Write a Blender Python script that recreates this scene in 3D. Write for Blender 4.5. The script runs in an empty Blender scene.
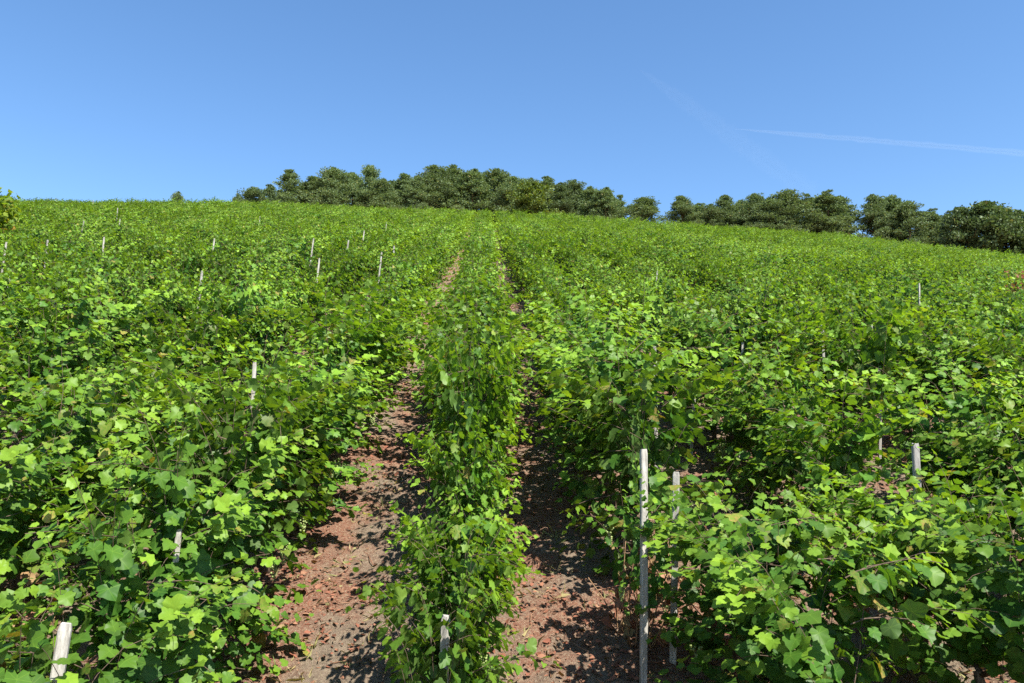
import bpy, math, random
import numpy as np
from mathutils import Vector, Matrix, Euler

R = math.radians
random.seed(7)
rng = np.random.default_rng(11)
scene = bpy.context.scene
COL = scene.collection

# ------------------------------------------------------------------ camera, sky, sun, exposure
SLOPE = R(20.0)
H_PERP = 3.6
PITCH = R(9.3)
YAW = R(1.94)
FPX = 796.0
cam_d = bpy.data.cameras.new('camera')
cam_d.sensor_width = 36.0
cam_d.lens = 36.0 * FPX / 1024.0
cam_d.clip_start = 0.05
cam_d.clip_end = 60000.0
cam = bpy.data.objects.new('camera', cam_d)
cam.location = (0, 0, 0)
cam.rotation_euler = (math.pi / 2 + PITCH, 0, -YAW)
COL.objects.link(cam)
scene.camera = cam
CAM_M = Euler(cam.rotation_euler).to_matrix()

SUN_AZ = R(37.0)      # from straight behind the camera towards its right
SUN_EL = R(52.0)
sun_dir = Vector((math.sin(SUN_AZ) * math.cos(SUN_EL), -math.cos(SUN_AZ) * math.cos(SUN_EL), math.sin(SUN_EL)))
sun_d = bpy.data.lights.new('sun', 'SUN')
sun_d.energy = 5.0
sun_d.angle = R(0.53)
sun_d.color = (1.0, 0.95, 0.86)
sun = bpy.data.objects.new('sun', sun_d)
sun.rotation_euler = sun_dir.to_track_quat('Z', 'Y').to_euler()
sun.location = (30, -30, 60)
COL.objects.link(sun)

world = bpy.data.worlds.new('World')
scene.world = world
world.use_nodes = True
wn = world.node_tree
bg = wn.nodes['Background']
sky = wn.nodes.new('ShaderNodeTexSky')
sky.sky_type = 'NISHITA'
sky.sun_disc = False
sky.sun_elevation = SUN_EL
sky.sun_rotation = math.atan2(sun_dir.x, sun_dir.y)
sky.altitude = 300
sky.air_density = 1.0
sky.dust_density = 0.3
sky.ozone_density = 2.2
hs = wn.nodes.new('ShaderNodeHueSaturation')
hs.inputs['Saturation'].default_value = 1.16
wn.links.new(sky.outputs[0], hs.inputs['Color'])
wn.links.new(hs.outputs[0], bg.inputs[0])
bg.inputs[1].default_value = 0.098

scene.view_settings.view_transform = 'Standard'
scene.view_settings.look = 'None'
scene.view_settings.exposure = 1.33
scene.view_settings.gamma = 1.0
scene.cycles.max_bounces = 8
scene.cycles.transparent_max_bounces = 40
scene.cycles.use_denoising = False

# ------------------------------------------------------------------ helpers
def obj(name, mesh, parent=None):
    o = bpy.data.objects.new(name, mesh)
    COL.objects.link(o)
    if parent is not None:
        o.parent = parent
    return o

def tag(o, label=None, cat=None, group=None, kind=None):
    if label: o['label'] = label
    if cat: o['category'] = cat
    if group: o['group'] = group
    if kind: o['kind'] = kind
    return o

def empty(name, loc, rz=0.0):
    o = bpy.data.objects.new(name, None)
    o.location = loc
    o.rotation_euler = (0, 0, rz)
    o.empty_display_size = 0.2
    COL.objects.link(o)
    return o

ORD = ('first second third fourth fifth sixth seventh eighth ninth tenth eleventh twelfth thirteenth fourteenth '
       'fifteenth sixteenth seventeenth eighteenth nineteenth twentieth').split()
TENS = {2: 'twenty', 3: 'thirty', 4: 'forty'}
def ordinal(n):
    if n <= 20: return ORD[n - 1]
    t, u = divmod(n, 10)
    if u == 0: return {3: 'thirtieth', 4: 'fortieth', 5: 'fiftieth'}[t]
    return TENS[t] + '-' + ORD[u - 1]

class MB:
    """collects pieces, builds one mesh"""
    def __init__(self):
        self.v, self.f, self.c, self.m, self.n = [], [], [], [], 0
    def add(self, v, f, c=None, m=0):
        v = np.asarray(v, float)
        f = [tuple(int(i) + self.n for i in t) for t in f]
        self.v.append(v); self.f += f
        if c is None: c = (0.5, 0.0, 0.0, 1.0)
        c = np.asarray(c, float)
        if c.ndim == 1: c = np.tile(c, (len(v), 1))
        self.c.append(c); self.m += [m] * len(f)
        self.n += len(v)
    def fans(self, V, C, fan, m=0):
        """V (n,k,3) many copies of one template with face list fan"""
        n, k, _ = V.shape
        base = self.n + np.arange(n) * k
        fa = (np.asarray(fan)[None, :, :] + base[:, None, None]).reshape(-1, len(fan[0]))
        self.v.append(V.reshape(-1, 3)); self.f += [tuple(t) for t in fa.tolist()]
        self.c.append(np.repeat(C, k, axis=0)); self.m += [m] * len(fa)
        self.n += n * k
    def tube(self, pts, rad, sides=6, c=None, m=0, cap=True):
        pts = np.asarray(pts, float); n = len(pts)
        if np.isscalar(rad): rad = [rad] * n
        vs = []
        for i in range(n):
            d = pts[min(i + 1, n - 1)] - pts[max(i - 1, 0)]
            d /= np.linalg.norm(d) + 1e-9
            a = np.array([1.0, 0, 0]) if abs(d[0]) < 0.8 else np.array([0, 1.0, 0])
            u = np.cross(d, a); u /= np.linalg.norm(u); w = np.cross(d, u)
            for s in range(sides):
                t = 2 * math.pi * s / sides
                vs.append(pts[i] + rad[i] * (math.cos(t) * u + math.sin(t) * w))
        fs = []
        for i in range(n - 1):
            for s in range(sides):
                a = i * sides + s; b = i * sides + (s + 1) % sides
                fs.append((a, b, b + sides, a + sides))
        if cap:
            fs.append(tuple(range(sides))[::-1]); fs.append(tuple((n - 1) * sides + s for s in range(sides)))
        self.add(vs, fs, c, m)
    def mesh(self, name, mats, smooth=True):
        me = bpy.data.meshes.new(name)
        me.from_pydata(np.concatenate(self.v).tolist(), [], self.f)
        for mt in mats: me.materials.append(mt)
        if len(mats) > 1:
            me.polygons.foreach_set('material_index', np.array(self.m, np.int32))
        if smooth:
            me.polygons.foreach_set('use_smooth', np.ones(len(me.polygons), bool))
        at = me.attributes.new('tint', 'FLOAT_COLOR', 'POINT')
        at.data.foreach_set('color', np.concatenate(self.c).astype(np.float32).ravel())
        me.update()
        return me

def nrm(a):
    return a / (np.linalg.norm(a, axis=-1, keepdims=True) + 1e-9)

# ------------------------------------------------------------------ terrain
H0 = H_PERP / math.cos(SLOPE)
TS = math.tan(SLOPE)
Y_CREST = 70.0
def cross(x):
    xc = np.clip(x, -120, 120)
    return -0.0415 * xc - 0.00072 * xc * xc
def bumps(x, y):
    return (0.05 * np.sin(x * 0.9 + 1.3) * np.sin(y * 0.35) + 0.16 * np.sin(x * 0.21 + 0.5) * np.sin(y * 0.17 + 1.0)
            + 0.18 * np.sin(x * 0.061 + 2.0) * np.sin(y * 0.08))
def profile(y):
    """height along the fall line: camera bank, even slope, rounded crest"""
    y = np.asarray(y, float)
    z = -H0 + TS * y
    over = np.clip(y - Y_CREST, 0, None)
    # slope eases from TS to 0.04 within 45 m
    L = 45.0
    o1 = np.minimum(over, L)
    z_over = -H0 + TS * Y_CREST + TS * o1 - (TS - 0.04) * o1 * o1 / (2 * L) + 0.04 * np.clip(over - L, 0, None)
    z = np.where(over > 0, z_over, z)
    # the bank with the track the photographer stands on
    t = np.clip((3.2 - y) / 2.2, 0, 1); t = t * t * (3 - 2 * t)
    bank = -1.68 + 0.0 * y
    z = np.where(y < 3.2, z * (1 - t) + bank * t, z)
    far = np.clip(-6 - y, 0, None)
    return z - 0.15 * far
def ground(x, y):
    x = np.asarray(x, float); y = np.asarray(y, float)
    k = np.clip((y - 1.0) / 4.0, 0, 1)
    return profile(y) + k * (cross(x) * np.clip(y / 40.0, 0.15, 1.0) + bumps(x, y) * np.clip(y / 15.0, 0.1, 1))
def gz(x, y): return float(ground(x, y))

def project(p):
    q = CAM_M.transposed() @ Vector(p)
    if q.z > -0.05: return None
    return (512 + FPX * q.x / -q.z, 341.5 - FPX * q.y / -q.z, -q.z)
def ray(px, py):
    return (CAM_M @ Vector(((px - 512) / FPX, (341.5 - py) / FPX, -1.0))).normalized()
def hit(px, py, h=0.0, y0=2.5, y1=140):
    d = ray(px, py)
    for i in range(6000):
        t = 3.0 + i * 0.02
        p = d * t
        if p.y > y1: break
        if p.z <= gz(p.x, p.y) + h: return p
    return p
def at_depth(px, py, y):
    d = ray(px, py)
    return d * (y / d.y)

# ------------------------------------------------------------------ materials
def mat(name):
    m = bpy.data.materials.new(name); m.use_nodes = True
    nt = m.node_tree
    for n in list(nt.nodes): nt.nodes.remove(n)
    return m, nt, nt.nodes, nt.links

def mixc(N, L, fac, a, b, mode='MIX'):
    n = N.new('ShaderNodeMix'); n.data_type = 'RGBA'; n.blend_type = mode
    n.clamp_factor = True
    for sock, val in ((0, fac), (6, a), (7, b)):
        if hasattr(val, 'is_linked'): L.new(val, n.inputs[sock])
        elif isinstance(val, (int, float)): n.inputs[sock].default_value = val
        else: n.inputs[sock].default_value = (*val[:3], 1.0)
    return n.outputs[2]

def ramp(N, L, src, stops):
    n = N.new('ShaderNodeValToRGB'); L.new(src, n.inputs[0])
    e = n.color_ramp.elements
    while len(e) < len(stops): e.new(0.5)
    for i, (p, c) in enumerate(stops):
        e[i].position = p
        e[i].color = (*c[:3], 1.0) if not isinstance(c, (int, float)) else (c, c, c, 1.0)
    return n.outputs[0]

def noise(N, L, vec, scale, detail=4.0, rough=0.55):
    n = N.new('ShaderNodeTexNoise'); n.inputs['Scale'].default_value = scale
    n.inputs['Detail'].default_value = detail; n.inputs['Roughness'].default_value = rough
    if vec is not None: L.new(vec, n.inputs['Vector'])
    return n.outputs[0]

def leaf_material(name, old_a, old_b, young, dry=(0.30, 0.20, 0.06), trans=0.42, rough=0.48, spec=0.2, glow=(1.9, 1.75, 0.45)):
    m, nt, N, L = mat(name)
    out = N.new('ShaderNodeOutputMaterial')
    at = N.new('ShaderNodeAttribute'); at.attribute_name = 'tint'
    sep = N.new('ShaderNodeSeparateColor'); L.new(at.outputs['Color'], sep.inputs[0])
    geo = N.new('ShaderNodeNewGeometry')
    info = N.new('ShaderNodeObjectInfo')
    patch = noise(N, L, geo.outputs['Position'], 0.35, 3)
    c = mixc(N, L, sep.outputs[0], old_a, old_b)
    c = mixc(N, L, ramp(N, L, patch, [(0.4, 0.0), (0.75, 0.3)]), c, tuple(0.5 * (a + b) for a, b in zip(old_b, young)))
    c = mixc(N, L, sep.outputs[1], c, young)
    fine = noise(N, L, geo.outputs['Position'], 38.0, 3)
    c = mixc(N, L, ramp(N, L, fine, [(0.3, 0.0), (0.75, 0.32)]), c, tuple(v * 1.5 for v in old_b))
    c = mixc(N, L, ramp(N, L, at.outputs['Alpha'], [(0.86, 0.0), (1.0, 0.2)]), c, tuple(min(1, v * 1.25 + 0.02) for v in young))
    # dry rims and spots
    spots = noise(N, L, geo.outputs['Position'], 60.0, 2)
    mul = N.new('ShaderNodeMath'); mul.operation = 'MULTIPLY'
    L.new(ramp(N, L, spots, [(0.42, 0.25), (0.6, 1.0)]), mul.inputs[0]); L.new(sep.outputs[2], mul.inputs[1])
    c = mixc(N, L, mul.outputs[0], c, dry)
    hsv = N.new('ShaderNodeHueSaturation'); L.new(c, hsv.inputs['Color'])
    mr = N.new('ShaderNodeMapRange'); L.new(info.outputs['Random'], mr.inputs[0])
    mr.inputs[3].default_value = 0.82; mr.inputs[4].default_value = 1.18
    L.new(mr.outputs[0], hsv.inputs['Value'])
    # paler matt underside
    pale = mixc(N, L, 0.35, hsv.outputs[0], (0.13, 0.19, 0.06))
    c2 = mixc(N, L, geo.outputs['Backfacing'], hsv.outputs[0], pale)
    p = N.new('ShaderNodeBsdfPrincipled'); L.new(c2, p.inputs['Base Color'])
    p.inputs['Roughness'].default_value = rough
    p.inputs['Specular IOR Level'].default_value = spec
    tr = N.new('ShaderNodeBsdfTranslucent')
    tc = mixc(N, L, 1.0, hsv.outputs[0], glow, 'MULTIPLY')
    L.new(tc, tr.inputs[0])
    mx = N.new('ShaderNodeMixShader'); mx.inputs[0].default_value = trans
    L.new(p.outputs[0], mx.inputs[1]); L.new(tr.outputs[0], mx.inputs[2])
    L.new(mx.outputs[0], out.inputs[0])
    return m

M_LEAF = leaf_material('vine_leaf', (0.017, 0.056, 0.009), (0.050, 0.130, 0.016), (0.20, 0.325, 0.026), trans=0.30)
M_RUST = leaf_material('rusty_vine_leaf', (0.12, 0.04, 0.018), (0.19, 0.065, 0.028), (0.22, 0.09, 0.035), dry=(0.12, 0.05, 0.02), trans=0.25)
M_ORANGE = leaf_material('bush_leaf', (0.06, 0.13, 0.02), (0.11, 0.19, 0.02), (0.22, 0.28, 0.03), dry=(0.42, 0.20, 0.03))
M_PINE = leaf_material('pine_needles', (0.066, 0.112, 0.05), (0.104, 0.148, 0.066), (0.14, 0.178, 0.08), trans=0.3, glow=(1.4, 1.4, 0.7), rough=0.6, spec=0.2)
M_DARKTREE = leaf_material('dark_tree_leaf', (0.045, 0.076, 0.026), (0.07, 0.105, 0.036), (0.10, 0.14, 0.05), glow=(1.2, 1.3, 0.7), trans=0.25, rough=0.5, spec=0.25)
M_BROAD = leaf_material('broad_tree_leaf', (0.05, 0.085, 0.016), (0.08, 0.12, 0.022), (0.13, 0.17, 0.03), trans=0.25, rough=0.5, spec=0.25)
M_LITTER = leaf_material('dry_litter', (0.13, 0.05, 0.033), (0.23, 0.09, 0.057), (0.30, 0.18, 0.11), dry=(0.07, 0.045, 0.03), trans=0.1, rough=0.8, spec=0.1)
M_DRYGRASS = leaf_material('dry_grass', (0.28, 0.21, 0.10), (0.36, 0.30, 0.16), (0.12, 0.17, 0.04), trans=0.2, rough=0.8, spec=0.1)
M_GRAPE = None

def bark_material(name, a, b, scale=30):
    m, nt, N, L = mat(name)
    out = N.new('ShaderNodeOutputMaterial'); tc = N.new('ShaderNodeTexCoord')
    mp = N.new('ShaderNodeMapping'); mp.inputs['Scale'].default_value = (1, 1, 0.18); L.new(tc.outputs['Object'], mp.inputs[0])
    n1 = noise(N, L, mp.outputs[0], scale, 6, 0.7)
    c = mixc(N, L, ramp(N, L, n1, [(0.35, 0.0), (0.65, 1.0)]), a, b)
    p = N.new('ShaderNodeBsdfPrincipled'); L.new(c, p.inputs['Base Color']); p.inputs['Roughness'].default_value = 0.9
    p.inputs['Specular IOR Level'].default_value = 0.15
    bp = N.new('ShaderNodeBump'); bp.inputs['Strength'].default_value = 0.6; bp.inputs['Distance'].default_value = 0.01
    L.new(n1, bp.inputs['Height']); L.new(bp.outputs[0], p.inputs['Normal'])
    L.new(p.outputs[0], out.inputs[0])
    return m
M_BARK = bark_material('vine_bark', (0.05, 0.035, 0.025), (0.16, 0.115, 0.08))
M_CANE = bark_material('dry_cane', (0.20, 0.11, 0.06), (0.34, 0.22, 0.12))
M_TRUNK = bark_material('tree_bark', (0.10, 0.06, 0.035), (0.24, 0.14, 0.08), 3)
M_STAKE = bark_material('weathered_wood', (0.21, 0.195, 0.17), (0.46, 0.44, 0.395), 38)
M_STAKE_DARK = bark_material('old_grey_wood', (0.17, 0.16, 0.15), (0.33, 0.31, 0.29), 40)

def grape_material():
    m, nt, N, L = mat('green_grape')
    out = N.new('ShaderNodeOutputMaterial'); p = N.new('ShaderNodeBsdfPrincipled')
    geo = N.new('ShaderNodeNewGeometry')
    c = mixc(N, L, noise(N, L, geo.outputs['Position'], 20, 2), (0.16, 0.22, 0.06), (0.30, 0.36, 0.12))
    L.new(c, p.inputs['Base Color']); p.inputs['Roughness'].default_value = 0.45
    p.inputs['Subsurface Weight'].default_value = 0.0
    L.new(p.outputs[0], out.inputs[0])
    return m
M_GRAPE = grape_material()

def ground_material():
    m, nt, N, L = mat('vineyard_earth')
    out = N.new('ShaderNodeOutputMaterial'); geo = N.new('ShaderNodeNewGeometry'); pos = geo.outputs['Position']
    big = noise(N, L, pos, 0.9, 5, 0.6); mid = noise(N, L, pos, 7.0, 6, 0.65); fin = noise(N, L, pos, 45.0, 5, 0.7); tiny = noise(N, L, pos, 170.0, 3, 0.7)
    soil = mixc(N, L, ramp(N, L, mid, [(0.3, 0.0), (0.7, 1.0)]), (0.125, 0.092, 0.067), (0.30, 0.225, 0.162))
    red = mixc(N, L, ramp(N, L, fin, [(0.35, 0.0), (0.65, 1.0)]), (0.17, 0.065, 0.04), (0.34, 0.15, 0.09))
    c = mixc(N, L, ramp(N, L, big, [(0.44, 0.0), (0.58, 0.85)]), soil, red)
    straw = mixc(N, L, tiny, (0.20, 0.15, 0.09), (0.46, 0.39, 0.28))
    c = mixc(N, L, ramp(N, L, fin, [(0.50, 0.0), (0.62, 0.75)]), c, straw)
    stone = ramp(N, L, tiny, [(0.60, 0.0), (0.68, 1.0)])
    c = mixc(N, L, stone, c, (0.42, 0.37, 0.31))
    c = mixc(N, L, ramp(N, L, tiny, [(0.30, 0.7), (0.42, 0.0)]), c, (0.05, 0.03, 0.02))
    p = N.new('ShaderNodeBsdfPrincipled'); L.new(c, p.inputs['Base Color']); p.inputs['Roughness'].default_value = 0.95
    p.inputs['Specular IOR Level'].default_value = 0.1
    add = N.new('ShaderNodeMath'); add.operation = 'ADD'; L.new(fin, add.inputs[0]); L.new(tiny, add.inputs[1])
    bp = N.new('ShaderNodeBump'); bp.inputs['Strength'].default_value = 0.9; bp.inputs['Distance'].default_value = 0.03
    L.new(add.outputs[0], bp.inputs['Height']); L.new(bp.outputs[0], p.inputs['Normal'])
    L.new(p.outputs[0], out.inputs[0])
    return m
M_GROUND = ground_material()

def track_material():
    m, nt, N, L = mat('gravel_track')
    out = N.new('ShaderNodeOutputMaterial'); geo = N.new('ShaderNodeNewGeometry')
    n1 = noise(N, L, geo.outputs['Position'], 40, 5, 0.7)
    c = mixc(N, L, n1, (0.16, 0.14, 0.12), (0.38, 0.35, 0.31))
    p = N.new('ShaderNodeBsdfPrincipled'); L.new(c, p.inputs['Base Color']); p.inputs['Roughness'].default_value = 0.95
    L.new(p.outputs[0], out.inputs[0]); return m

# ------------------------------------------------------------------ ground sheet
def axis(stops):
    out = []
    for (a, b, s) in stops: out += list(np.arange(a, b, s))
    return np.array(out + [stops[-1][1]])
def build_ground():
    xs = axis([(-700, -160, 45), (-160, -30, 5), (-30, -6, 1.0), (-6, 6, 0.08), (6, 30, 1.0), (30, 160, 5), (160, 700, 45)])
    ys = axis([(-160, -10, 15), (-10, 1, 1.0), (1, 14, 0.08), (14, 50, 0.5), (50, 160, 2.0), (160, 900, 40)])
    X, Y = np.meshgrid(xs, ys)
    Z = ground(X, Y)
    near = np.clip((16 - Y) / 8, 0, 1) * (np.abs(X) < 6.2) * (Y > 1)
    Z = Z + near * (rng.random(Z.shape) - 0.5) * 0.06
    nx, ny = len(xs), len(ys)
    v = np.stack([X, Y, Z], -1).reshape(-1, 3)
    i = (np.arange(ny - 1)[:, None] * nx + np.arange(nx - 1)[None, :]).ravel()
    f = np.stack([i, i + 1, i + nx + 1, i + nx], -1)
    me = bpy.data.meshes.new('hillside'); me.from_pydata(v.tolist(), [], f.tolist()); me.materials.append(M_GROUND)
    me.polygons.foreach_set('use_smooth', np.ones(len(me.polygons), bool))
    tag(obj('hillside', me), kind='structure')
    b = MB(); xs = np.arange(-60, 61, 2.0)
    for k in range(len(xs) - 1):
        q = [(xs[k], -3.6), (xs[k + 1], -3.6), (xs[k + 1], 0.75), (xs[k], 0.75)]
        b.add([(x, y, gz(x, y) + 0.006) for x, y in q], [(0, 1, 2, 3)])
    tag(obj('track', b.mesh('track', [track_material()])), kind='structure')
build_ground()

# ------------------------------------------------------------------ leaves
HALF = [(0.0, 0.02), (0.14, -0.13), (0.32, -0.12), (0.47, 0.04), (0.46, 0.20), (0.58, 0.38), (0.52, 0.58), (0.36, 0.62), (0.28, 0.82), (0.12, 0.93), (0.0, 1.0)]
OUT = HALF + [(-x, y) for x, y in HALF[-2:0:-1]]
LEAF_T = np.array([(0.0, 0.30)] + OUT)
LEAF_F = [(0, i, i + 1) for i in range(1, len(OUT))] + [(0, len(OUT), 1)]
VEIN = np.zeros(len(LEAF_T)); VEIN[[0, 1, 4, 6, 11, 16, 18]] = 1.0
LEAF_S = np.array([(0.0, 0.45), (0.0, 0.0), (0.42, 0.1), (0.5, 0.5), (0.2, 0.82), (0.0, 1.0), (-0.2, 0.82), (-0.5, 0.5), (-0.42, 0.1)])
LEAF_SF = [(0, i, i + 1) for i in range(1, 8)] + [(0, 8, 1)]

def leaf_batch(mb, P, A, Nn, S, C, r, tmpl=LEAF_T, fan=LEAF_F, m=0, curl=1.0):
    """leaves at P pointing along A with blade normal Nn, size S"""
    P = np.asarray(P, float); A = nrm(np.asarray(A, float)); Nn = np.asarray(Nn, float)
    X = nrm(np.cross(A, Nn)); Z = nrm(np.cross(X, A))
    n = len(P); S = np.asarray(S)[:, None]
    x = tmpl[None, :, 0] * (0.9 + 0.25 * r.random((n, 1))); y = tmpl[None, :, 1] * np.ones((n, 1))
    x = x + 0.05 * r.standard_normal((n, tmpl.shape[0])); y = y + 0.035 * r.standard_normal((n, tmpl.shape[0]))
    fold = curl * r.uniform(-0.1, 0.38, (n, 1)); droop = curl * r.uniform(0.0, 0.5, (n, 1)); tw = curl * r.uniform(-0.3, 0.3, (n, 1))
    z = fold * np.abs(x) - droop * (y - 0.3) ** 2 + tw * x * y + curl * 0.035 * r.standard_normal(x.shape)
    V = P[:, None, :] + (S * x)[..., None] * X[:, None, :] + (S * y)[..., None] * A[:, None, :] + (S * z)[..., None] * Z[:, None, :]
    mb.fans(V, C, fan, m)
    if len(tmpl) == len(VEIN): mb.c[-1] = np.concatenate([mb.c[-1][:, :3], np.tile(VEIN, n)[:, None]], 1)
    else: mb.c[-1][:, 3] = 0

def shoot_path(start, d, length, r, droop=0.5, n=14):
    pts = [np.array(start, float)]; d = np.array(d, float) / np.linalg.norm(d)
    st = length / n
    w = r.standard_normal(3) * 0.10
    for i in range(n):
        d = d + np.array([0, 0, -droop * st * (0.15 + 2.4 * (i / n) ** 2)]) + w * st + r.standard_normal(3) * 0.05
        d /= np.linalg.norm(d)
        pts.append(pts[-1] + d * st)
    return np.array(pts)

def vine_data(seed, shoots=15, spread=1.0, arching=2, height=1.0, full=1.0, leaf=0.098, arch=1.0):
    """a grapevine in a wired row: gnarled stem, low arm, upright leafy shoots, a few arching ones"""
    r = np.random.default_rng(seed)
    fol, wood = MB(), MB()
    lean = r.uniform(-0.08, 0.08, 2)
    hd = 0.52 * height + r.uniform(-0.06, 0.06)
    tp = [(0, 0, -0.12), (0.01, 0.02, 0.08), (lean[0] * 0.5 + 0.02, lean[1] * 0.4, 0.25), (lean[0], lean[1], hd * 0.8), (lean[0] * 1.2, lean[1] + 0.03, hd)]
    wood.tube(tp, [0.036, 0.032, 0.027, 0.03, 0.026], 7)
    for s in (-1, 1):
        arm = [(lean[0], lean[1], hd - 0.02), (lean[0] * .5, lean[1] + s * 0.18, hd + 0.06), (r.uniform(-.05, .05), s * 0.38, hd + 0.10), (0, s * 0.58, hd + 0.06)]
        wood.tube(arm, [0.02, 0.016, 0.012, 0.008], 5)
    P, A, Nn, S, C = [], [], [], [], []
    up = np.array([0, 0, 1.0])
    def put(p, a, n, s, age, dry):
        P.append(p); A.append(a); Nn.append(n); S.append(s); C.append((r.random(), age, dry, 1))
    def leafy(path, side_x, young=0.0, big=1.0, every=0.040, jit=0.34):
        seg = np.linalg.norm(np.diff(path, axis=0), axis=1); L = np.concatenate([[0], np.cumsum(seg)]); tot = L[-1]
        t = 0.03; sgn = 1
        while t < tot:
            i = min(np.searchsorted(L, t), len(path) - 1); i = max(i, 1)
            u = (t - L[i - 1]) / (seg[i - 1] + 1e-9); p = path[i - 1] + u * (path[i] - path[i - 1])
            d = (path[i] - path[i - 1]) / (seg[i - 1] + 1e-9); fr = t / tot
            lat = np.cross(d, up) if abs(d[2]) < 0.95 else np.array([r.uniform(-1, 1), r.uniform(-1, 1), 0]); lat = lat / (np.linalg.norm(lat) + 1e-6)
            lat = lat * sgn + r.standard_normal(3) * 0.5
            outw = np.array([np.sign(p[0]) if abs(p[0]) > 0.06 else r.choice([-1, 1]), 0.0, 0.0])
            a = lat * 0.7 + outw * 0.45 + np.array([0, 0, -0.75 + 0.7 * fr]) + r.standard_normal(3) * 0.25
            n = up * 0.42 + outw * 0.38 + SUN_N * 0.42 + r.standard_normal(3) * (jit if fr < 0.5 else 0.6 * jit) + (up * 0.3 if fr > 0.5 else 0)
            size = (leaf * (1 - 0.42 * max(0, fr - 0.45) / 0.55)) * r.uniform(0.62, 1.2) * big
            if fr > 0.93: size *= 0.7
            pet = 0.05 * nrm(a) * r.uniform(0.6, 1.3)
            age = np.clip(young + 0.85 * (fr - 0.45) / 0.55 * r.uniform(0.4, 1.1), 0, 1) if fr > 0.45 else young * r.uniform(0.4, 1)
            if r.random() < 0.05: age = min(1, age + 0.5)
            put(p + pet, a, n, size, age, 0.85 if r.random() < 0.018 else (0.3 if r.random() < 0.06 else 0.0))
            t += every * r.uniform(0.7, 1.3); sgn = -sgn
    ns = int(shoots)
    for k in range(ns):
        y0 = -0.56 + 1.12 * (k + r.uniform(0.2, 0.8)) / ns
        x0 = r.uniform(-0.05, 0.05); s = 1 if k % 2 else -1
        d = (s * r.uniform(0.0, 0.42) * spread, r.uniform(-0.22, 0.22), 1.0)
        ln = r.uniform(0.95, 1.35) * height
        path = shoot_path((x0, y0, hd + 0.08), d, ln, r, droop=r.uniform(0.5, 2.2) * arch)
        leafy(path, s)
        wood.tube(path[::2], np.linspace(0.0036, 0.0015, len(path[::2])), 3, cap=False)
    # laterals and low shoots that hang at the sides
    for k in range(int(36 * full)):
        s = r.choice([-1, 1]); y0 = r.uniform(-0.55, 0.55)
        path = shoot_path((s * 0.08, y0, hd + r.uniform(-0.42, 0.95)), (s * r.uniform(0.6, 1.1), r.uniform(-0.5, 0.5), r.uniform(-0.1, 0.6)), r.uniform(0.32, 0.62), r, droop=r.uniform(1.2, 2.4), n=7)
        leafy(path, s, every=0.046)
        wood.tube(path[::2], np.linspace(0.004, 0.002, len(path[::2])), 3, cap=False)
    for k in range(arching):
        s = r.choice([-1, 1]); y0 = r.uniform(-0.5, 0.5)
        path = shoot_path((s * 0.1, y0, hd + 0.62 * height + r.uniform(-0.1, 0.15)), (s * r.uniform(0.5, 1.0), r.uniform(-0.9, 0.5), r.uniform(0.35, 0.9)), r.uniform(0.6, 1.0), r, droop=r.uniform(0.8, 1.6))
        leafy(path, s, young=0.5, every=0.031, jit=0.2)
        wood.tube(path[::2], np.linspace(0.0034, 0.0015, len(path[::2])), 3, cap=False)
    P, A, Nn, S, C = map(np.array, (P, A, Nn, S, C))
    # keep leaves above the soil
    keep = P[:, 2] > 0.10
    P, A, Nn, S, C = P[keep], A[keep], Nn[keep], S[keep], C[keep]
    leaf_batch(fol, P, A, Nn, S, C, r)
    return fol, wood

SUN_N = np.array([0.0, -1.0, 0.5])   # blades turn to the open downhill side
# (shoots, spread, arching, height, full)
KINDS = [(18, 1.0, 4, 1.14, 1.0), (17, 1.25, 6, 1.12, 1.2), (19, 0.85, 4, 1.22, 1.0), (15, 1.1, 3, 1.02, 1.1), (18, 1.15, 8, 1.14, 1.0),
         (20, 1.0, 2, 1.10, 1.2), (16, 1.3, 5, 1.06, 1.3), (18, 0.95, 5, 1.25, 0.9), (18, 1.1, 3, 1.13, 1.0), (20, 1.2, 5, 1.16, 1.2), (6, 0.9, 2, 1.0, 0.3), (16, 1.1, 6, 1.05, 1.0, 0.104), (17, 1.0, 4, 1.08, 1.0, 0.10),
         (15, 0.5, 2, 1.02, 0.55, 0.1, 0.7), (14, 0.6, 1, 1.06, 0.65, 0.1, 0.8), (16, 0.45, 3, 0.98, 0.5, 0.1, 0.7), (13, 0.55, 1, 1.0, 0.6, 0.105, 0.6)]
LOOK = ['leafy green grapevine', 'wide bushy grapevine', 'upright dense grapevine', 'low open grapevine', 'grapevine with arching pale shoots',
        'compact dark green grapevine', 'sprawling low grapevine', 'tall slender grapevine', 'even green grapevine', 'full bushy grapevine', 'thin sparse grapevine', 'large-leaved bright grapevine', 'large-leaved green grapevine',
        'narrow upright grapevine', 'slim leafy grapevine', 'narrow bushy grapevine', 'slim upright grapevine']
VINES = []          # (foliage mesh, wood mesh)
FAR_COL = bpy.data.collections.new('vine_shapes')   # stays out of the scene; only the far mass draws on it
for i, kd in enumerate(KINDS):
    fol, wood = vine_data(100 + i, *kd)
    VINES.append((fol.mesh('foliage', [M_LEAF]), wood.mesh('trunk', [M_BARK])))
    both = MB(); both.v = fol.v + wood.v; both.c = fol.c + wood.c
    both.f = fol.f + [tuple(j + fol.n for j in t) for t in wood.f]
    both.m = [0] * len(fol.f) + [1] * len(wood.f)
    o = bpy.data.objects.new('vine_shape_%02d' % i, both.mesh('vine_shape', [M_LEAF, M_BARK]))
    FAR_COL.objects.link(o)

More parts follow.
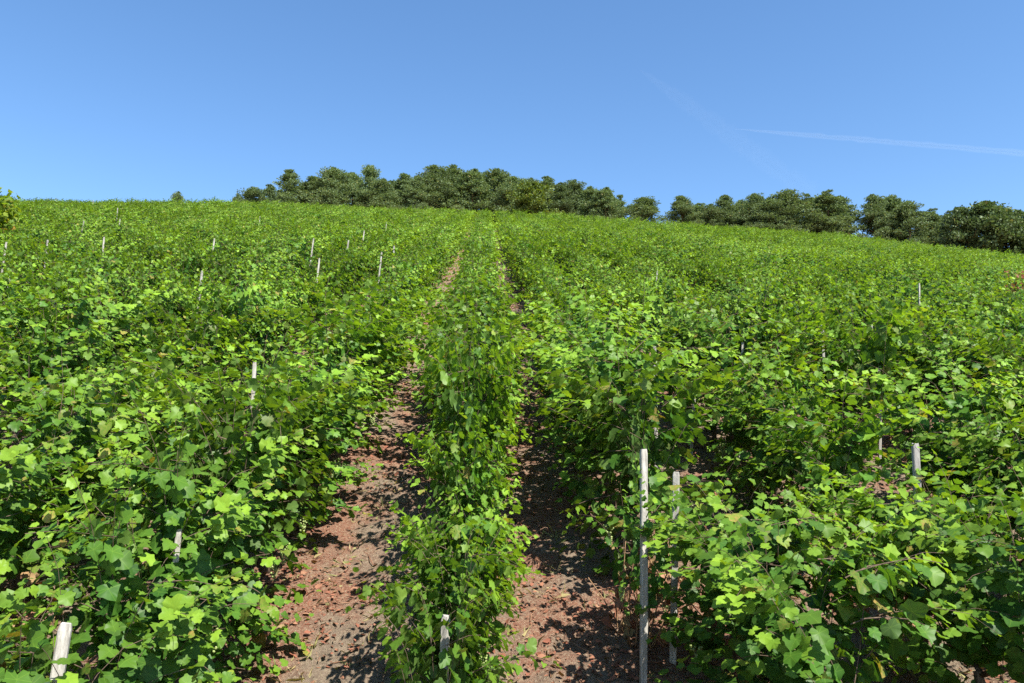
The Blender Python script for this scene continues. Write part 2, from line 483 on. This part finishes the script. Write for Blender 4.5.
def grape_bunch_mesh(seed):
    r = np.random.default_rng(seed); b = MB()
    t = (1 + 5 ** 0.5) / 2
    ico = nrm(np.array([(-1, t, 0), (1, t, 0), (-1, -t, 0), (1, -t, 0), (0, -1, t), (0, 1, t), (0, -1, -t), (0, 1, -t), (t, 0, -1), (t, 0, 1), (-t, 0, -1), (-t, 0, 1)], float))
    F = [(0, 11, 5), (0, 5, 1), (0, 1, 7), (0, 7, 10), (0, 10, 11), (1, 5, 9), (5, 11, 4), (11, 10, 2), (10, 7, 6), (7, 1, 8), (3, 9, 4), (3, 4, 2), (3, 2, 6), (3, 6, 8), (3, 8, 9), (4, 9, 5), (2, 4, 11), (6, 2, 10), (8, 6, 7), (9, 8, 1)]
    for k in range(46):
        z = -r.random() ** 1.2 * 0.15; w = 0.042 * (1 + z / 0.19)
        a = r.uniform(0, 6.28); q = np.array([math.cos(a) * w, math.sin(a) * w, z])
        b.add(ico * 0.0105 + q, F)
    return b.mesh('grape_bunch', [M_GRAPE])
GRAPES = [grape_bunch_mesh(i) for i in range(3)]

# ------------------------------------------------------------------ planting plan
ROW0, PITCH_X, STEP = -0.22, 1.74, 0.92
def row_x(k, y):
    return ROW0 + k * PITCH_X + 0.05 * math.sin(y * 0.21 + k * 1.7) + (0.07 * math.sin(y * 0.09 + k))
def y_of_t(t): return t * math.cos(SLOPE) + H_PERP * math.sin(SLOPE)
# places in the near rows where the photo shows a missing vine: row -> list of (from, to) along the slope
GAPS = {1: [(5.1, 6.4)], 2: [(5.45, 6.9)], 3: [(8.5, 9.7)], -3: [(8.0, 8.6)]}
# thin stakes that poke out of the vines further up: px, py of the top and the visible length in px
UP = {
    'stakes along the upper left skyline': [(55, 198, 6), (93, 200, 5), (111, 200, 10), (117, 208, 11), (119, 219, 14), (78, 221, 12)],
    'stakes on the left slope': [(3, 242, 6), (8, 270, 9), (46, 240, 5), (58, 280, 6), (104, 237, 5), (196, 271, 6), (210, 238, 12), (252, 362, 13)],
    'stakes left of the bare paths': [(258, 216, 6), (307, 238, 9), (314, 258, 7), (340, 240, 9), (359, 230, 13), (376, 252, 8), (385, 222, 6), (393, 246, 8)],
    'stakes on the right slope': [(650, 271, 9), (651, 347, 9), (688, 372, 6), (733, 342, 5), (818, 319, 8), (866, 322, 5), (872, 361, 7), (912, 282, 17)],
}
plan = []
pr = random.Random(5)
for k in range(-62, 63):
    t = 3.75 + pr.uniform(0, 0.9) if k not in (-1, 0, 1) else {-1: 3.35, 0: 3.5, 1: 4.0}[k]
    while t < 84:
        y = y_of_t(t) + pr.uniform(-0.08, 0.08)
        gap = any(a < t < b for a, b in GAPS.get(k, []))
        miss = pr.random() < 0.06 and t > 9
        x = row_x(k, y) + pr.uniform(-0.07, 0.07)
        if k == 1: x += 0.24 if t < 5 else (-0.16 if t < 11 else 0)
        kind = pr.randrange(10); rz = math.pi * pr.randrange(2) + pr.uniform(-0.15, 0.15)
        sc = pr.uniform(0.94, 1.08); sz = 1.05 * sc * pr.uniform(0.91, 1.09)
        sx = sc * (0.64 if k == 0 and t < 8 else 0.85 if k == 0 and t < 9 else 1.12 if k == 0 and t < 15 else 1.0 if abs(k) == 1 and t < 6.3 else 1.15 if abs(k) == 1 and t < 14 else 0.85 if t > 15 else 0.72 if t > 11 else 1.05)
        if k == 0 and t < 7: sz *= 0.86
        if k == 1 and t < 5.3: sz *= 0.88
        if k == -1 and t < 5.2: sz *= 0.94 if t > 4 else 0.9
        if t < 5.6: kind = 11 + pr.randrange(2)
        if t > 15: kind = 13 + pr.randrange(4)
        if not gap and not miss:
            z = gz(x, y)
            q = project((x, y, z + 1.0))
            top = project((x, y, z + 1.6))
            if q is not None:
                margin = FPX * 2.6 / q[2]
                if -margin < q[0] < 1024 + margin:
                    infr = -0.55 * FPX / q[2] < q[0] < 1024 + 0.55 * FPX / q[2] and top is not None and top[1] < 690
                    plan.append([k, t, x, y, z, kind, rz, sc, sz, q[2], infr, sx])
        t += STEP * pr.uniform(0.91, 1.09)
for x, y in [(1.24, y_of_t(5.5))]:
    young = y < 8
    z = gz(x, y); q = project((x, y, z + 1.0))
    k = round((x - ROW0) / PITCH_X)
    plan.append([k, (y - y_of_t(0)) / math.cos(SLOPE), x, y, z, 10 if young else 8, 0.3, 0.8 if young else 1.0, 0.86 if young else 1.1, q[2], True, 0.6 if young else 1.15])
VX = np.array([(p[2], p[3], p[4], p[8], p[11]) for p in plan])
def hidden(px, py, ymax, top=1.5):
    """is the sight line through (px, py) stopped by a vine before it has gone ymax uphill?"""
    d = ray(px, py); s_ = VX[VX[:, 1] < ymax - 0.15]
    t_ = s_[:, 1] / d.y
    dx = d.x * t_ - s_[:, 0]; dz = d.z * t_ - s_[:, 2]
    return bool(np.any((np.abs(dx) < 0.42) & (dz > 0.1) & (dz < top * s_[:, 3])))
UP_AT = {}
for lst in UP.values():
    for px, py, vis in lst:
        best = None; p = hit(px, py, 1.95); d = ray(px, py)
        if p.y > 74: p = d * (70 / d.y)
        for i in range(-40, 200):
            y = p.y * (1 + 0.004 * i) + 0.006 * i
            q = d * (y / d.y); hh = q.z - gz(q.x, y)
            if not 1.0 < hh < 2.8 or y > 76: continue
            c = abs(y / p.y - 1) * 2
            for m_ in (3, 8, 14, 22, 32, 45, 60, 80):
                low = project((q.x, y, gz(q.x, y)))
                if low and py + vis + m_ < low[1] and not hidden(px, py + vis + m_, y): c += 1.0
            if hidden(px, py + 0.35 * vis, y, 1.78): c += 3.0
            if hidden(px, py + 0.85 * vis, y, 1.7): c += 1.5
            if best is None or c < best[0]: best = (c, q.x, y, hh)
        UP_AT[(px, py)] = best[1:] if best else (p.x, p.y, 1.95)
plan.sort(key=lambda p: p[9])
inview = [p for p in plan if p[10]]
NEAR = inview[:296]
near_ids = set(id(p) for p in NEAR)
FAR = [p for p in plan if id(p) not in near_ids]

def row_words(k):
    if k == 0: return 'row between the two earth paths'
    if k == 1: return 'row just right of the paths'
    if k == -1: return 'row just left of the paths'
    side = 'right' if k > 0 else 'left'
    return '%s row %s of the paths' % (ordinal(abs(k)), side)

from collections import defaultdict
by_row = defaultdict(list)
for p in NEAR: by_row[p[0]].append(p)
gcount = 0
for k, lst in by_row.items():
    lst.sort(key=lambda p: p[1])
    for j, p in enumerate(lst):
        _, t, x, y, z, kind, rz, sc, sz, dep, _v, sx = p
        e = empty('grapevine', (x, y, z), rz); e.scale = (sx, sc, sz)
        n = ('frontmost' if j == 0 else ordinal(j + 1) + ' from front')
        tag(e, '%s, %s in %s' % (LOOK[kind], n, row_words(k)), 'grapevine', 'grapevines planted in rows up the slope')
        fol, wood = VINES[kind]
        obj('foliage', fol, e); obj('trunk', wood, e)
        if dep < 10.5:
            for q in range(3):
                g = obj('grape_bunch', GRAPES[(q + j) % 3], e)
                s = -1 if (q + j) % 2 else 1
                g.location = (s * random.uniform(0.2, 0.32), random.uniform(-0.45, 0.45), random.uniform(0.42, 0.72))

# ---- the rest of the hillside as one mass, drawn from the same vine shapes
def far_mass(pts):
    me = bpy.data.meshes.new('vine_rows')
    me.from_pydata([(p[2], p[3], p[4]) for p in pts], [], [])
    for nm, ty, vals in (('pick', 'INT', [p[5] for p in pts]), ('turn', 'FLOAT_VECTOR', [(0, 0, p[6]) for p in pts]), ('grow', 'FLOAT_VECTOR', [(p[7] * 1.04, p[7] * 1.04, p[8]) for p in pts])):
        a = me.attributes.new(nm, ty, 'POINT')
        a.data.foreach_set('value' if ty == 'INT' else 'vector', np.array(vals, np.int32 if ty == 'INT' else np.float32).ravel())
    o = obj('vine_rows', me)
    tag(o, 'mass of green vine rows covering the upper hillside to the crest', 'vineyard', kind='stuff')
    ng = bpy.data.node_groups.new('vine_scatter', 'GeometryNodeTree')
    ng.interface.new_socket('Geometry', in_out='INPUT', socket_type='NodeSocketGeometry')
    ng.interface.new_socket('Geometry', in_out='OUTPUT', socket_type='NodeSocketGeometry')
    gi = ng.nodes.new('NodeGroupInput'); go = ng.nodes.new('NodeGroupOutput')
    ip = ng.nodes.new('GeometryNodeInstanceOnPoints'); ci = ng.nodes.new('GeometryNodeCollectionInfo')
    ci.inputs['Collection'].default_value = FAR_COL; ci.inputs['Separate Children'].default_value = True; ci.inputs['Reset Children'].default_value = True
    def na(name, ty):
        n = ng.nodes.new('GeometryNodeInputNamedAttribute'); n.data_type = ty; n.inputs['Name'].default_value = name
        return n.outputs['Attribute']
    ip.inputs['Pick Instance'].default_value = True
    lk = ng.links.new
    lk(gi.outputs[0], ip.inputs['Points']); lk(ci.outputs[0], ip.inputs['Instance'])
    lk(na('pick', 'INT'), ip.inputs['Instance Index']); lk(na('turn', 'FLOAT_VECTOR'), ip.inputs['Rotation']); lk(na('grow', 'FLOAT_VECTOR'), ip.inputs['Scale'])
    lk(ip.outputs[0], go.inputs[0])
    md = o.modifiers.new('scatter', 'NODES'); md.node_group = ng
far_mass(FAR)

# ------------------------------------------------------------------ stakes
def stake_mesh(h, w, seed, dark=False, d=None):
    """weathered squared stake with a chamfered, slightly split top"""
    r = np.random.default_rng(seed); b = MB(); d = d or w * 0.8
    zs = [-0.25, 0.0, h * 0.33, h * 0.66, h - 0.03, h]
    bend = r.uniform(-0.012, 0.012, 2)
    prof = [(-.5, -.38), (-.38, -.5), (.38, -.5), (.5, -.38), (.5, .38), (.38, .5), (-.38, .5), (-.5, .38)]
    v = []
    for i, z in enumerate(zs):
        s = 0.84 if i == len(zs) - 1 else 1.0 + r.uniform(-0.05, 0.05)
        ox, oy = bend * math.sin(z / h * 3.0)
        for (a, c) in prof:
            zz = z + (r.uniform(-0.008, 0.008) if i == len(zs) - 1 else 0)
            v.append((a * w * s + ox, c * d * s + oy, zz))
    f = []
    for i in range(len(zs) - 1):
        for s in range(8):
            q = i * 8 + s; q2 = i * 8 + (s + 1) % 8
            f.append((q, q2, q2 + 8, q + 8))
    f.append(tuple((len(zs) - 1) * 8 + s for s in range(8)))
    b.add(v, f)
    return b.mesh('stake', [M_STAKE_DARK if dark else M_STAKE], smooth=False)

def stake(x, y, h, w, label, lean=(0, 0), dark=False, seed=0, group=None):
    o = obj('vineyard_stake', stake_mesh(h, w, seed, dark))
    o.location = (x, y, gz(x, y)); o.rotation_euler = (lean[1], lean[0], random.uniform(-0.4, 0.4))
    tag(o, label, 'stake', group)
    return o
def stake_px(px, t_or_y, py_top, h, w, label, **kw):
    """stake whose top shows at (px, py_top): it stands where that sight line comes down to h above the soil"""
    p = hit(px, py_top, h)
    x = p.x - h * math.sin(kw.get('lean', (0, 0))[0])
    return stake(x, p.y, h + gz(p.x, p.y) - gz(x, p.y), w, label, **kw)

NEAR_STAKES = [
    (644, 450, 1.72, 0.050, 'tall pale grey stake, taller of the two bare stakes right of the path', (0.03, 0), False),
    (676, 472, 1.45, 0.050, 'shorter pale stake just right of the tallest bare stake', (0.05, 0), False),
    (64, 625, 1.62, 0.058, 'thick blunt weathered stake top among bright leaves at the bottom left corner', (0.06, 0), False),
    (446, 617, 1.32, 0.045, 'pale stake end nearly buried in leaves of the row between the paths', (0.0, 0), False),
    (178, 530, 1.50, 0.036, 'slim pale stake glimpsed among leaves above the blunt bottom left stake', (0.06, 0), False),
    (915, 444, 1.75, 0.050, 'old grey stake in the lower right gap, half hidden by leaves beside dry canes', (0.035, 0), True),
]
for i, (px, py, h, w, lab, lean, dark) in enumerate(NEAR_STAKES):
    stake_px(px, None, py, h, w, lab, lean=lean, dark=dark, seed=i, group=None)

# stakes that poke out of the vines further up: (px, py of top, visible px, lean)
sd = 50
for grp, lst in UP.items():
    lst = sorted(lst)
    for j, (px, py, vis) in enumerate(lst):
        sd += 1
        tall = 'thin pale stake' if vis >= 9 else 'pale stake tip'
        which = 'leftmost' if j == 0 else ('rightmost' if j == len(lst) - 1 else ordinal(j + 1) + ' from left')
        x, y, h = UP_AT[(px, py)]
        stake(x, y, h, 0.036, '%s, %s of the %s' % (tall, which, grp), lean=(random.uniform(0.0, 0.12), 0), seed=sd, group='pale stakes poking above the vines')

# ------------------------------------------------------------------ dry canes, rusty vine, edge bush
def dry_canes(x, y, n, hmax, label, seed, leaves=30):
    r = np.random.default_rng(seed)
    e = empty('dry_canes', (x, y, gz(x, y)))
    b = MB(); P = []
    for k in range(n):
        p0 = np.array([r.normal(0, 0.10), r.normal(0, 0.12), -0.03])
        path = shoot_path(p0, (r.normal(0, 0.35), r.normal(0, 0.35), 1.0), r.uniform(0.4, 1.0) * hmax, r, droop=r.uniform(0, 1.0), n=8)
        b.tube(path, np.linspace(0.007, 0.003, len(path)), 4)
        for _ in range(leaves // n + 1): P.append(path[r.integers(2, len(path))] + r.normal(0, 0.03, 3))
    obj('canes', b.mesh('canes', [M_CANE]), e)
    P = np.array(P); f = MB()
    C = np.stack([r.random(len(P)), r.random(len(P)) * 0.8, r.random(len(P)) * 0.3, np.ones(len(P))], -1)
    leaf_batch(f, P, r.normal(0, 1, P.shape) + [0, 0, -1], r.normal(0, 1, P.shape), r.uniform(0.05, 0.1, len(P)), C, r, curl=2.2)
    obj('withered_leaves', f.mesh('withered_leaves', [M_LITTER]), e)
    tag(e, label, 'dry canes')
p = hit(640, 648); dry_canes(p.x + 0.03, p.y + 0.1, 16, 0.95, 'dry straw-coloured canes around the foot of the tallest bare stake', 1, 30)
p = hit(668, 640); dry_canes(p.x + 0.25, p.y + 0.5, 10, 1.1, 'brown withered canes behind the shorter bare stake', 2, 40)
p = hit(905, 650); dry_canes(p.x, p.y, 12, 1.0, 'tangle of dry brown canes against the old grey stake at the lower right', 3, 26)
p = hit(930, 492); dry_canes(p.x, p.y, 8, 0.7, 'short dry canes on bare soil in the shaded right gap', 4, 24)
p = hit(745, 545, 1.0); dry_canes(p.x, p.y, 8, 1.35, 'withered tan shoot with curled leaves in the front row right of stakes', 5, 44)
p = hit(20, 600, 0.4); dry_canes(p.x, p.y, 8, 0.8, 'dry pinkish canes in the dark gap above the bottom left stake', 6, 36)

rust = VINES[6][0].copy(); rust.materials.clear(); rust.materials.append(M_RUST)
p = hit(1024, 298, 1.4)
e = empty('grapevine', (p.x, p.y, gz(p.x, p.y))); e.scale = (0.7, 0.7, 1.15)
obj('foliage', rust, e); obj('trunk', VINES[6][1], e)
tag(e, 'rusty brown dying grapevine at the right edge of the hillside', 'grapevine')

def leaf_bush(seed, rad, h, n, size, mat_, dryness=0.15, lowdry=False):
    r = np.random.default_rng(seed); f, w = MB(), MB()
    cl = []
    for k in range(14):
        a = r.uniform(0, 6.28); q = rad * 0.62 * math.sqrt(r.random()); z = h * r.uniform(0.2, 0.86)
        c = np.array([q * math.cos(a), q * math.sin(a), z]); cl.append(c)
        w.tube([(0, 0, -0.1), c * [0.35, 0.35, 0.5], c], [0.05, 0.03, 0.012], 5)
    cl = np.array(cl); idx = r.integers(0, len(cl), n)
    off = nrm(r.normal(0, 1, (n, 3))) * (r.random((n, 1)) ** 0.5) * np.array([rad * 0.5, rad * 0.5, h * 0.2])
    P = cl[idx] + off; P[:, 2] = np.maximum(P[:, 2], 0.1)
    age = np.clip(r.normal(0.35, 0.3, n), 0, 1)
    dry = (r.random(n) < dryness).astype(float)
    if lowdry: dry = np.where((cl[idx][:, 2] < h * 0.5) & (r.random(n) < 0.6), 1.0, dry * 0.5)
    C = np.stack([r.random(n), age, dry, np.ones(n)], -1)
    leaf_batch(f, P, r.normal(0, 1, (n, 3)) + off * 1.5 + [0, 0, -0.3], off * 2 / rad + r.normal(0, 0.5, (n, 3)) + [0, 0, 0.6], r.uniform(0.7, 1.2, n) * size, C, r)
    return f.mesh('foliage', [mat_]), w.mesh('trunk', [M_BARK])
fm, wm = leaf_bush(3, 1.25, 3.0, 2200, 0.13, M_ORANGE, 0.1, True)
pd = at_depth(-15, 232, 28.0)
e = empty('leafy_bush', (pd.x - 0.2, pd.y, gz(pd.x, pd.y)))
zt = at_depth(5, 183, pd.y).z - gz(pd.x, pd.y)
e.scale = (1.25, 1.25, max(0.8, zt / 2.85))
obj('foliage', fm, e); obj('trunk', wm, e)
tag(e, 'tall leafy bush with orange lower leaves at the left edge near the skyline', 'bush')

# ------------------------------------------------------------------ trees behind the crest
def pine_mesh(seed, h, w, base=0.30, tufts=3600, mat_=M_PINE, flat=0.45, broad=False):
    """tapered trunk, bare whorls of limbs, flat needle clumps at the limb ends with gaps between"""
    r = np.random.default_rng(seed); f, t = MB(), MB()
    bend = r.normal(0, 0.05 * h / 10, 2)
    def axis_at(z): return np.array([bend[0] * math.sin(z / h * 2.6) * 4, bend[1] * math.sin(z / h * 2.1) * 4, z])
    zs = np.linspace(-0.4, h * 0.97, 9)
    t.tube([axis_at(z) for z in zs], np.linspace(0.028 * h * 0.62, 0.03, 9), 7)
    clumps = []
    nb = 64
    ex = 0.6 if broad else r.uniform(0.6, 1.3); ph = 0.22 if broad else r.uniform(0.18, 0.42)
    for k in range(nb):
        fr = base + (0.98 - base) * r.random() ** 0.85
        prof = (math.sin(min(1.0, (fr - base) / (1 - base) * (0.98 - ph) + ph) * math.pi)) ** ex
        ln = w * max(0.12, prof) * r.uniform(0.3, 1.12)
        a = r.uniform(0, 6.28)
        s = axis_at(h * fr * 0.97)
        tip = s + np.array([math.cos(a) * ln, math.sin(a) * ln, ln * r.uniform(-0.05, 0.4)])
        mid = (s + tip) / 2 + np.array([0, 0, -0.06 * ln + r.normal(0, 0.08)])
        t.tube([s, mid, tip], [0.07 * (1.2 - fr), 0.045 * (1.2 - fr), 0.012], 4, cap=False)
        for q in range(3):
            u = 0.45 + 0.55 * q / 2
            c = s + (tip - s) * u + r.normal(0, 0.18, 3)
            clumps.append((c, (0.30 + 0.42 * r.random()) * (0.75 + 0.35 * w / 2.2)))
    clumps.append((axis_at(h), 0.2))
    for k in range(7): clumps.append((axis_at(h * r.uniform(0.9, 0.98)) + np.array([r.normal(0, 0.13 * w), r.normal(0, 0.13 * w), r.uniform(-0.4, 0.5)]), r.uniform(0.14, 0.36)))
    P, D, S, C = [], [], [], []
    per = tufts // len(clumps)
    for c, rad in clumps:
        tone = r.random()
        q = nrm(r.normal(0, 1, (per, 3))) * (r.random((per, 1)) ** 0.4)
        q = q * np.array([rad * 1.25, rad * 1.25, rad * (0.8 if broad else flat)])
        P.append(c + q); D.append(q / rad + r.normal(0, 0.5, (per, 3)) + [0, 0, 0.5]); S.append(r.uniform(0.11, 0.25, per) * (1.35 if broad else 1.0))
        C.append(np.stack([np.clip(tone + r.normal(0, 0.2, per), 0, 1), np.clip(r.normal(0.3, 0.25, per), 0, 1), (r.random(per) < 0.02) * 0.8, np.ones(per)], -1))
    P, D, S, C = np.concatenate(P), np.concatenate(D), np.concatenate(S), np.concatenate(C)
    tm = LEAF_S * ([0.9, 1.0] if broad else [0.6, 1.15])
    leaf_batch(f, P, D, r.normal(0, 1, P.shape) + [0, 0, 0.8], S, C, r, tmpl=tm, fan=LEAF_SF, curl=1.2)
    return f.mesh('crown', [mat_]), t.mesh('trunk', [M_TRUNK])

PINES = [pine_mesh(200 + i, 12.0, w, base - 0.18, 17000, flat=fl + 0.12) for i, (w, base, fl) in enumerate([(2.9, 0.28, 0.45), (2.5, 0.34, 0.4), (3.2, 0.3, 0.5), (2.2, 0.24, 0.45), (2.7, 0.4, 0.38), (3.0, 0.22, 0.5)])]
BROAD = [pine_mesh(300 + i, 9.0, w, 0.03, 15000, mat_=m, broad=True) for i, (w, m) in enumerate([(3.0, M_BROAD), (3.6, M_DARKTREE), (3.4, M_DARKTREE)])]
# px, py of the top, half width px, kind, distance, label
CL1 = 'of the wooded clump on the crest'
TREES = []
for (px, py, hw, dd) in [(180, 193, 7, 135), (238, 195, 7, 135), (254, 188, 11, 132), (272, 186, 12, 136), (291, 171, 17, 122), (313, 178, 15, 124), (334, 169, 18, 121), (352, 174, 14, 128), (369, 168, 15, 123), (386, 180, 14, 119),
                         (404, 175, 15, 124), (420, 177, 13, 118), (434, 167, 19, 121), (456, 166, 18, 125), (474, 171, 17, 120), (496, 170, 18, 123), (513, 178, 15, 118), (531, 179, 13, 125), (549, 178, 14, 127), (560, 183, 14, 119),
                         (574, 181, 13, 126), (590, 187, 13, 121), (606, 189, 15, 119), (619, 196, 9, 124)]:
    TREES.append(['pine', px, py, hw, dd])
TREES.append(['broad0', 533, 185, 18, 112])
TREES.append(['solo', 643, 199, 17, 117])
for (px, py, hw, dd) in [(680, 197, 13, 118), (697, 204, 14, 123), (710, 205, 12, 119), (727, 196, 13, 121), (741, 201, 12, 124), (754, 195, 12, 120), (770, 200, 13, 117), (787, 192, 20, 119), (806, 197, 15, 123), (822, 193, 19, 118), (840, 198, 16, 122),
                         (872, 196, 15, 119), (891, 198, 18, 121), (908, 202, 15, 117), (929, 210, 14, 119), (947, 212, 12, 116)]:
    TREES.append(['pine2', px, py, hw, dd])
for (px, py, hw, dd) in [(963, 211, 15, 112), (984, 206, 24, 111), (1006, 212, 20, 112), (1026, 221, 18, 113)]:
    TREES.append(['dark', px, py, hw, dd])
tr = random.Random(9)
extra = []
for a, b in zip(TREES, TREES[1:]):      # a second rank that closes the gaps
    if a[0] == b[0] and a[0] in ('pine', 'pine2') and 8 < b[1] - a[1] < 26:
        extra.append([a[0], (a[1] + b[1]) // 2, max(a[2], b[2]) + tr.randint(3, 9), 13, max(a[4], b[4]) + 7])
TREES = sorted(TREES + extra, key=lambda T: T[1])
cnt = defaultdict(int); tot = defaultdict(int)
for T in TREES: tot[T[0]] += 1
for i, (kd, px, py, hw, dd) in enumerate(TREES):
    cnt[kd] += 1; j = cnt[kd]
    dd *= 0.86
    p = at_depth(px, py, dd); z0 = gz(p.x, dd); h = p.z - z0
    wm_ = hw / FPX * dd
    if kd in ('pine', 'pine2', 'solo'):
        src = PINES[4] if kd == 'solo' else PINES[tr.randrange(6)]; h0 = 12.0; w0 = 2.75
    else:
        src = BROAD[0] if kd == 'broad0' else BROAD[1 + i % 2]; h0 = 9.0; w0 = 3.3
    which = 'leftmost' if j == 1 else ('rightmost' if j == tot[kd] else ordinal(j) + ' from left')
    if kd == 'pine': nm, lab, cat, grp = 'pine_tree', '%s pine of the large wood behind the vineyard crest' % which, 'pine tree', 'pines of the large wood on the crest'
    elif kd == 'pine2': nm, lab, cat, grp = 'pine_tree', '%s pine of the tree line sloping down behind the right hillside' % which, 'pine tree', 'pines of the sloping tree line'
    elif kd == 'solo': nm, lab, cat, grp = 'pine_tree', 'lone rounded pine with bare trunk standing in the gap between the woods', 'pine tree', None
    elif kd == 'broad0': nm, lab, cat, grp = 'broadleaf_tree', 'brighter green broadleaf tree in front of the large pine wood', 'tree', None
    else: nm, lab, cat, grp = 'broadleaf_tree', '%s dark dense broadleaf tree at the right end of the tree line' % which, 'tree', 'dark trees at the end of the tree line'
    e = empty(nm, (p.x, dd, z0), tr.uniform(0, 6.28))
    s = wm_ / w0 * tr.uniform(1.35, 1.8)
    e.scale = (s, s, h / h0)
    obj('crown', src[0], e); obj('trunk', src[1], e)
    tag(e, lab, cat, grp)

# ------------------------------------------------------------------ litter and dry grass on the paths
def litter():
    r = np.random.default_rng(21); b = MB(); tw = MB()
    n = 90000
    t = 3.4 + 30 * r.random(n) ** 1.9; y = y_of_t(1) * 0 + t * math.cos(SLOPE) + H_PERP * math.sin(SLOPE)
    x = r.uniform(-2.6, 6.2, n)
    dens = np.sin(x * 2.3 + 1.1 * np.sin(y * 1.7)) + np.sin(y * 2.1 + x * 1.3) + r.normal(0, 0.8, n)
    keep = (dens > 0.3)
    x, y = x[keep], y[keep]; n = len(x)
    z = ground(x, y) + r.uniform(0.008, 0.035, n)
    C = np.stack([r.random(n), np.clip(r.normal(0.2, 0.35, n), 0, 1), (r.random(n) < 0.25) * 0.9, np.ones(n)], -1)
    P = np.stack([x, y, z], -1); a = r.normal(0, 1, (n, 3)) * [1, 1, 0.3]
    leaf_batch(b, P, a, r.normal(0, 0.45, (n, 3)) + [0, -0.3, 1], 0.014 + 0.055 * r.random(n) ** 2.2, C, r, tmpl=LEAF_S * [0.55, 1.1], fan=LEAF_SF, curl=1.0)
    for k in range(2200):
        tt = 3.4 + 16 * r.random() ** 1.6; yy = tt * math.cos(SLOPE) + H_PERP * math.sin(SLOPE); xx = r.uniform(-2.4, 5.8)
        a = r.normal(0, 1, 2); a /= np.linalg.norm(a); l = 0.04 + 0.22 * r.random() ** 2
        p0 = np.array([xx, yy]); p1 = p0 + a * l; pm = (p0 + p1) / 2 + r.normal(0, 0.01, 2)
        c = (r.random(), r.random(), 0.2, 1)
        b.tube([(q[0], q[1], gz(q[0], q[1]) + 0.015 + 0.01 * r.random()) for q in (p0, pm, p1)], r.uniform(0.0015, 0.0045), 4, c=c)
    tag(obj('leaf_litter', b.mesh('leaf_litter', [M_LITTER])), 'red-brown dry leaf litter and twigs on the paths between vine rows', 'leaf litter', kind='stuff')
    g = MB(); n = 16000
    nc = 1500
    cx = r.uniform(-2.4, 5.8, nc); ct = 3.4 + 26 * r.random(nc) ** 1.7
    i = r.integers(0, nc, n)
    x = cx[i] + r.normal(0, 0.06, n); y = ct[i] * math.cos(SLOPE) + H_PERP * math.sin(SLOPE) + r.normal(0, 0.06, n)
    P = np.stack([x, y, ground(x, y) - 0.005], -1)
    green = np.where(r.random(nc) < 0.12, 0.9, 0.1)[i]
    C = np.stack([r.random(n), np.clip(green + r.normal(0, 0.15, n), 0, 1), np.zeros(n), np.ones(n)], -1)
    blade = np.array([(0, 0.5), (0.03, 0), (0.028, 0.6), (0, 1), (-0.028, 0.6), (-0.03, 0)])
    leaf_batch(g, P, r.normal(0, 1, (n, 3)) * [1, 1, 0.35] + [0, 0, 0.12], r.normal(0, 1, (n, 3)), r.uniform(0.04, 0.15, n), C, r, tmpl=blade, fan=[(0, 1, 2), (0, 2, 3), (0, 3, 4), (0, 4, 5), (0, 5, 1)], curl=1.0)
    tag(obj('dry_grass', g.mesh('dry_grass', [M_DRYGRASS])), 'sparse dry grass tufts on the bare earth paths', 'grass', kind='stuff')
litter()

# ------------------------------------------------------------------ contrails high in the sky
def contrail(a, b, rad, dens, label, wav, seed):
    r = np.random.default_rng(seed); D = 9000.0
    m, nt, N, L = mat('ice_vapour')
    out = N.new('ShaderNodeOutputMaterial'); t = N.new('ShaderNodeBsdfTransparent'); d = N.new('ShaderNodeBsdfDiffuse'); tl = N.new('ShaderNodeBsdfTranslucent')
    d.inputs[0].default_value = tl.inputs[0].default_value = (0.95, 0.95, 0.95, 1)
    m1 = N.new('ShaderNodeMixShader'); m2 = N.new('ShaderNodeMixShader'); m2.inputs[0].default_value = dens
    L.new(d.outputs[0], m1.inputs[1]); L.new(tl.outputs[0], m1.inputs[2])
    L.new(t.outputs[0], m2.inputs[1]); L.new(m1.outputs[0], m2.inputs[2]); L.new(m2.outputs[0], out.inputs[0])
    mb = MB(); n = 40; pts, rads = [], []
    ra, rb = ray(*a), ray(*b)
    for i in range(n):
        u = i / (n - 1); d = (ra * (1 - u) + rb * u).normalized()
        p = d * (D / max(0.2, d.y)); pts.append(np.array([p.x, p.y, p.z + wav * r.normal(0, 1)]))
        rads.append((1.0 + 0.12 * r.normal(0, 1)) * (min(1.0, 0.12 + 4.0 * u) * (0.65 + 0.35 * u)))
    rads = np.array(rads)
    for f in (0.2, 0.4, 0.6, 0.8, 1.0, 1.2, 1.4):      # nested shells: the vapour thins outwards
        mb.tube([p + np.array([0, 0, wav * 0.4 * r.normal(0, 1)]) for p in pts], rads * rad * f, 12)
    o = obj('contrail', mb.mesh('contrail', [m]))
    tag(o, label, 'contrail')
contrail((735, 129), (1070, 157), 32.0, 0.0055, 'thin white contrail running level across the sky at the right', 3.0, 1)
contrail((640, 70), (812, 195), 105.0, 0.0011, 'faint broad old contrail slanting down behind the level one', 6.0, 2)
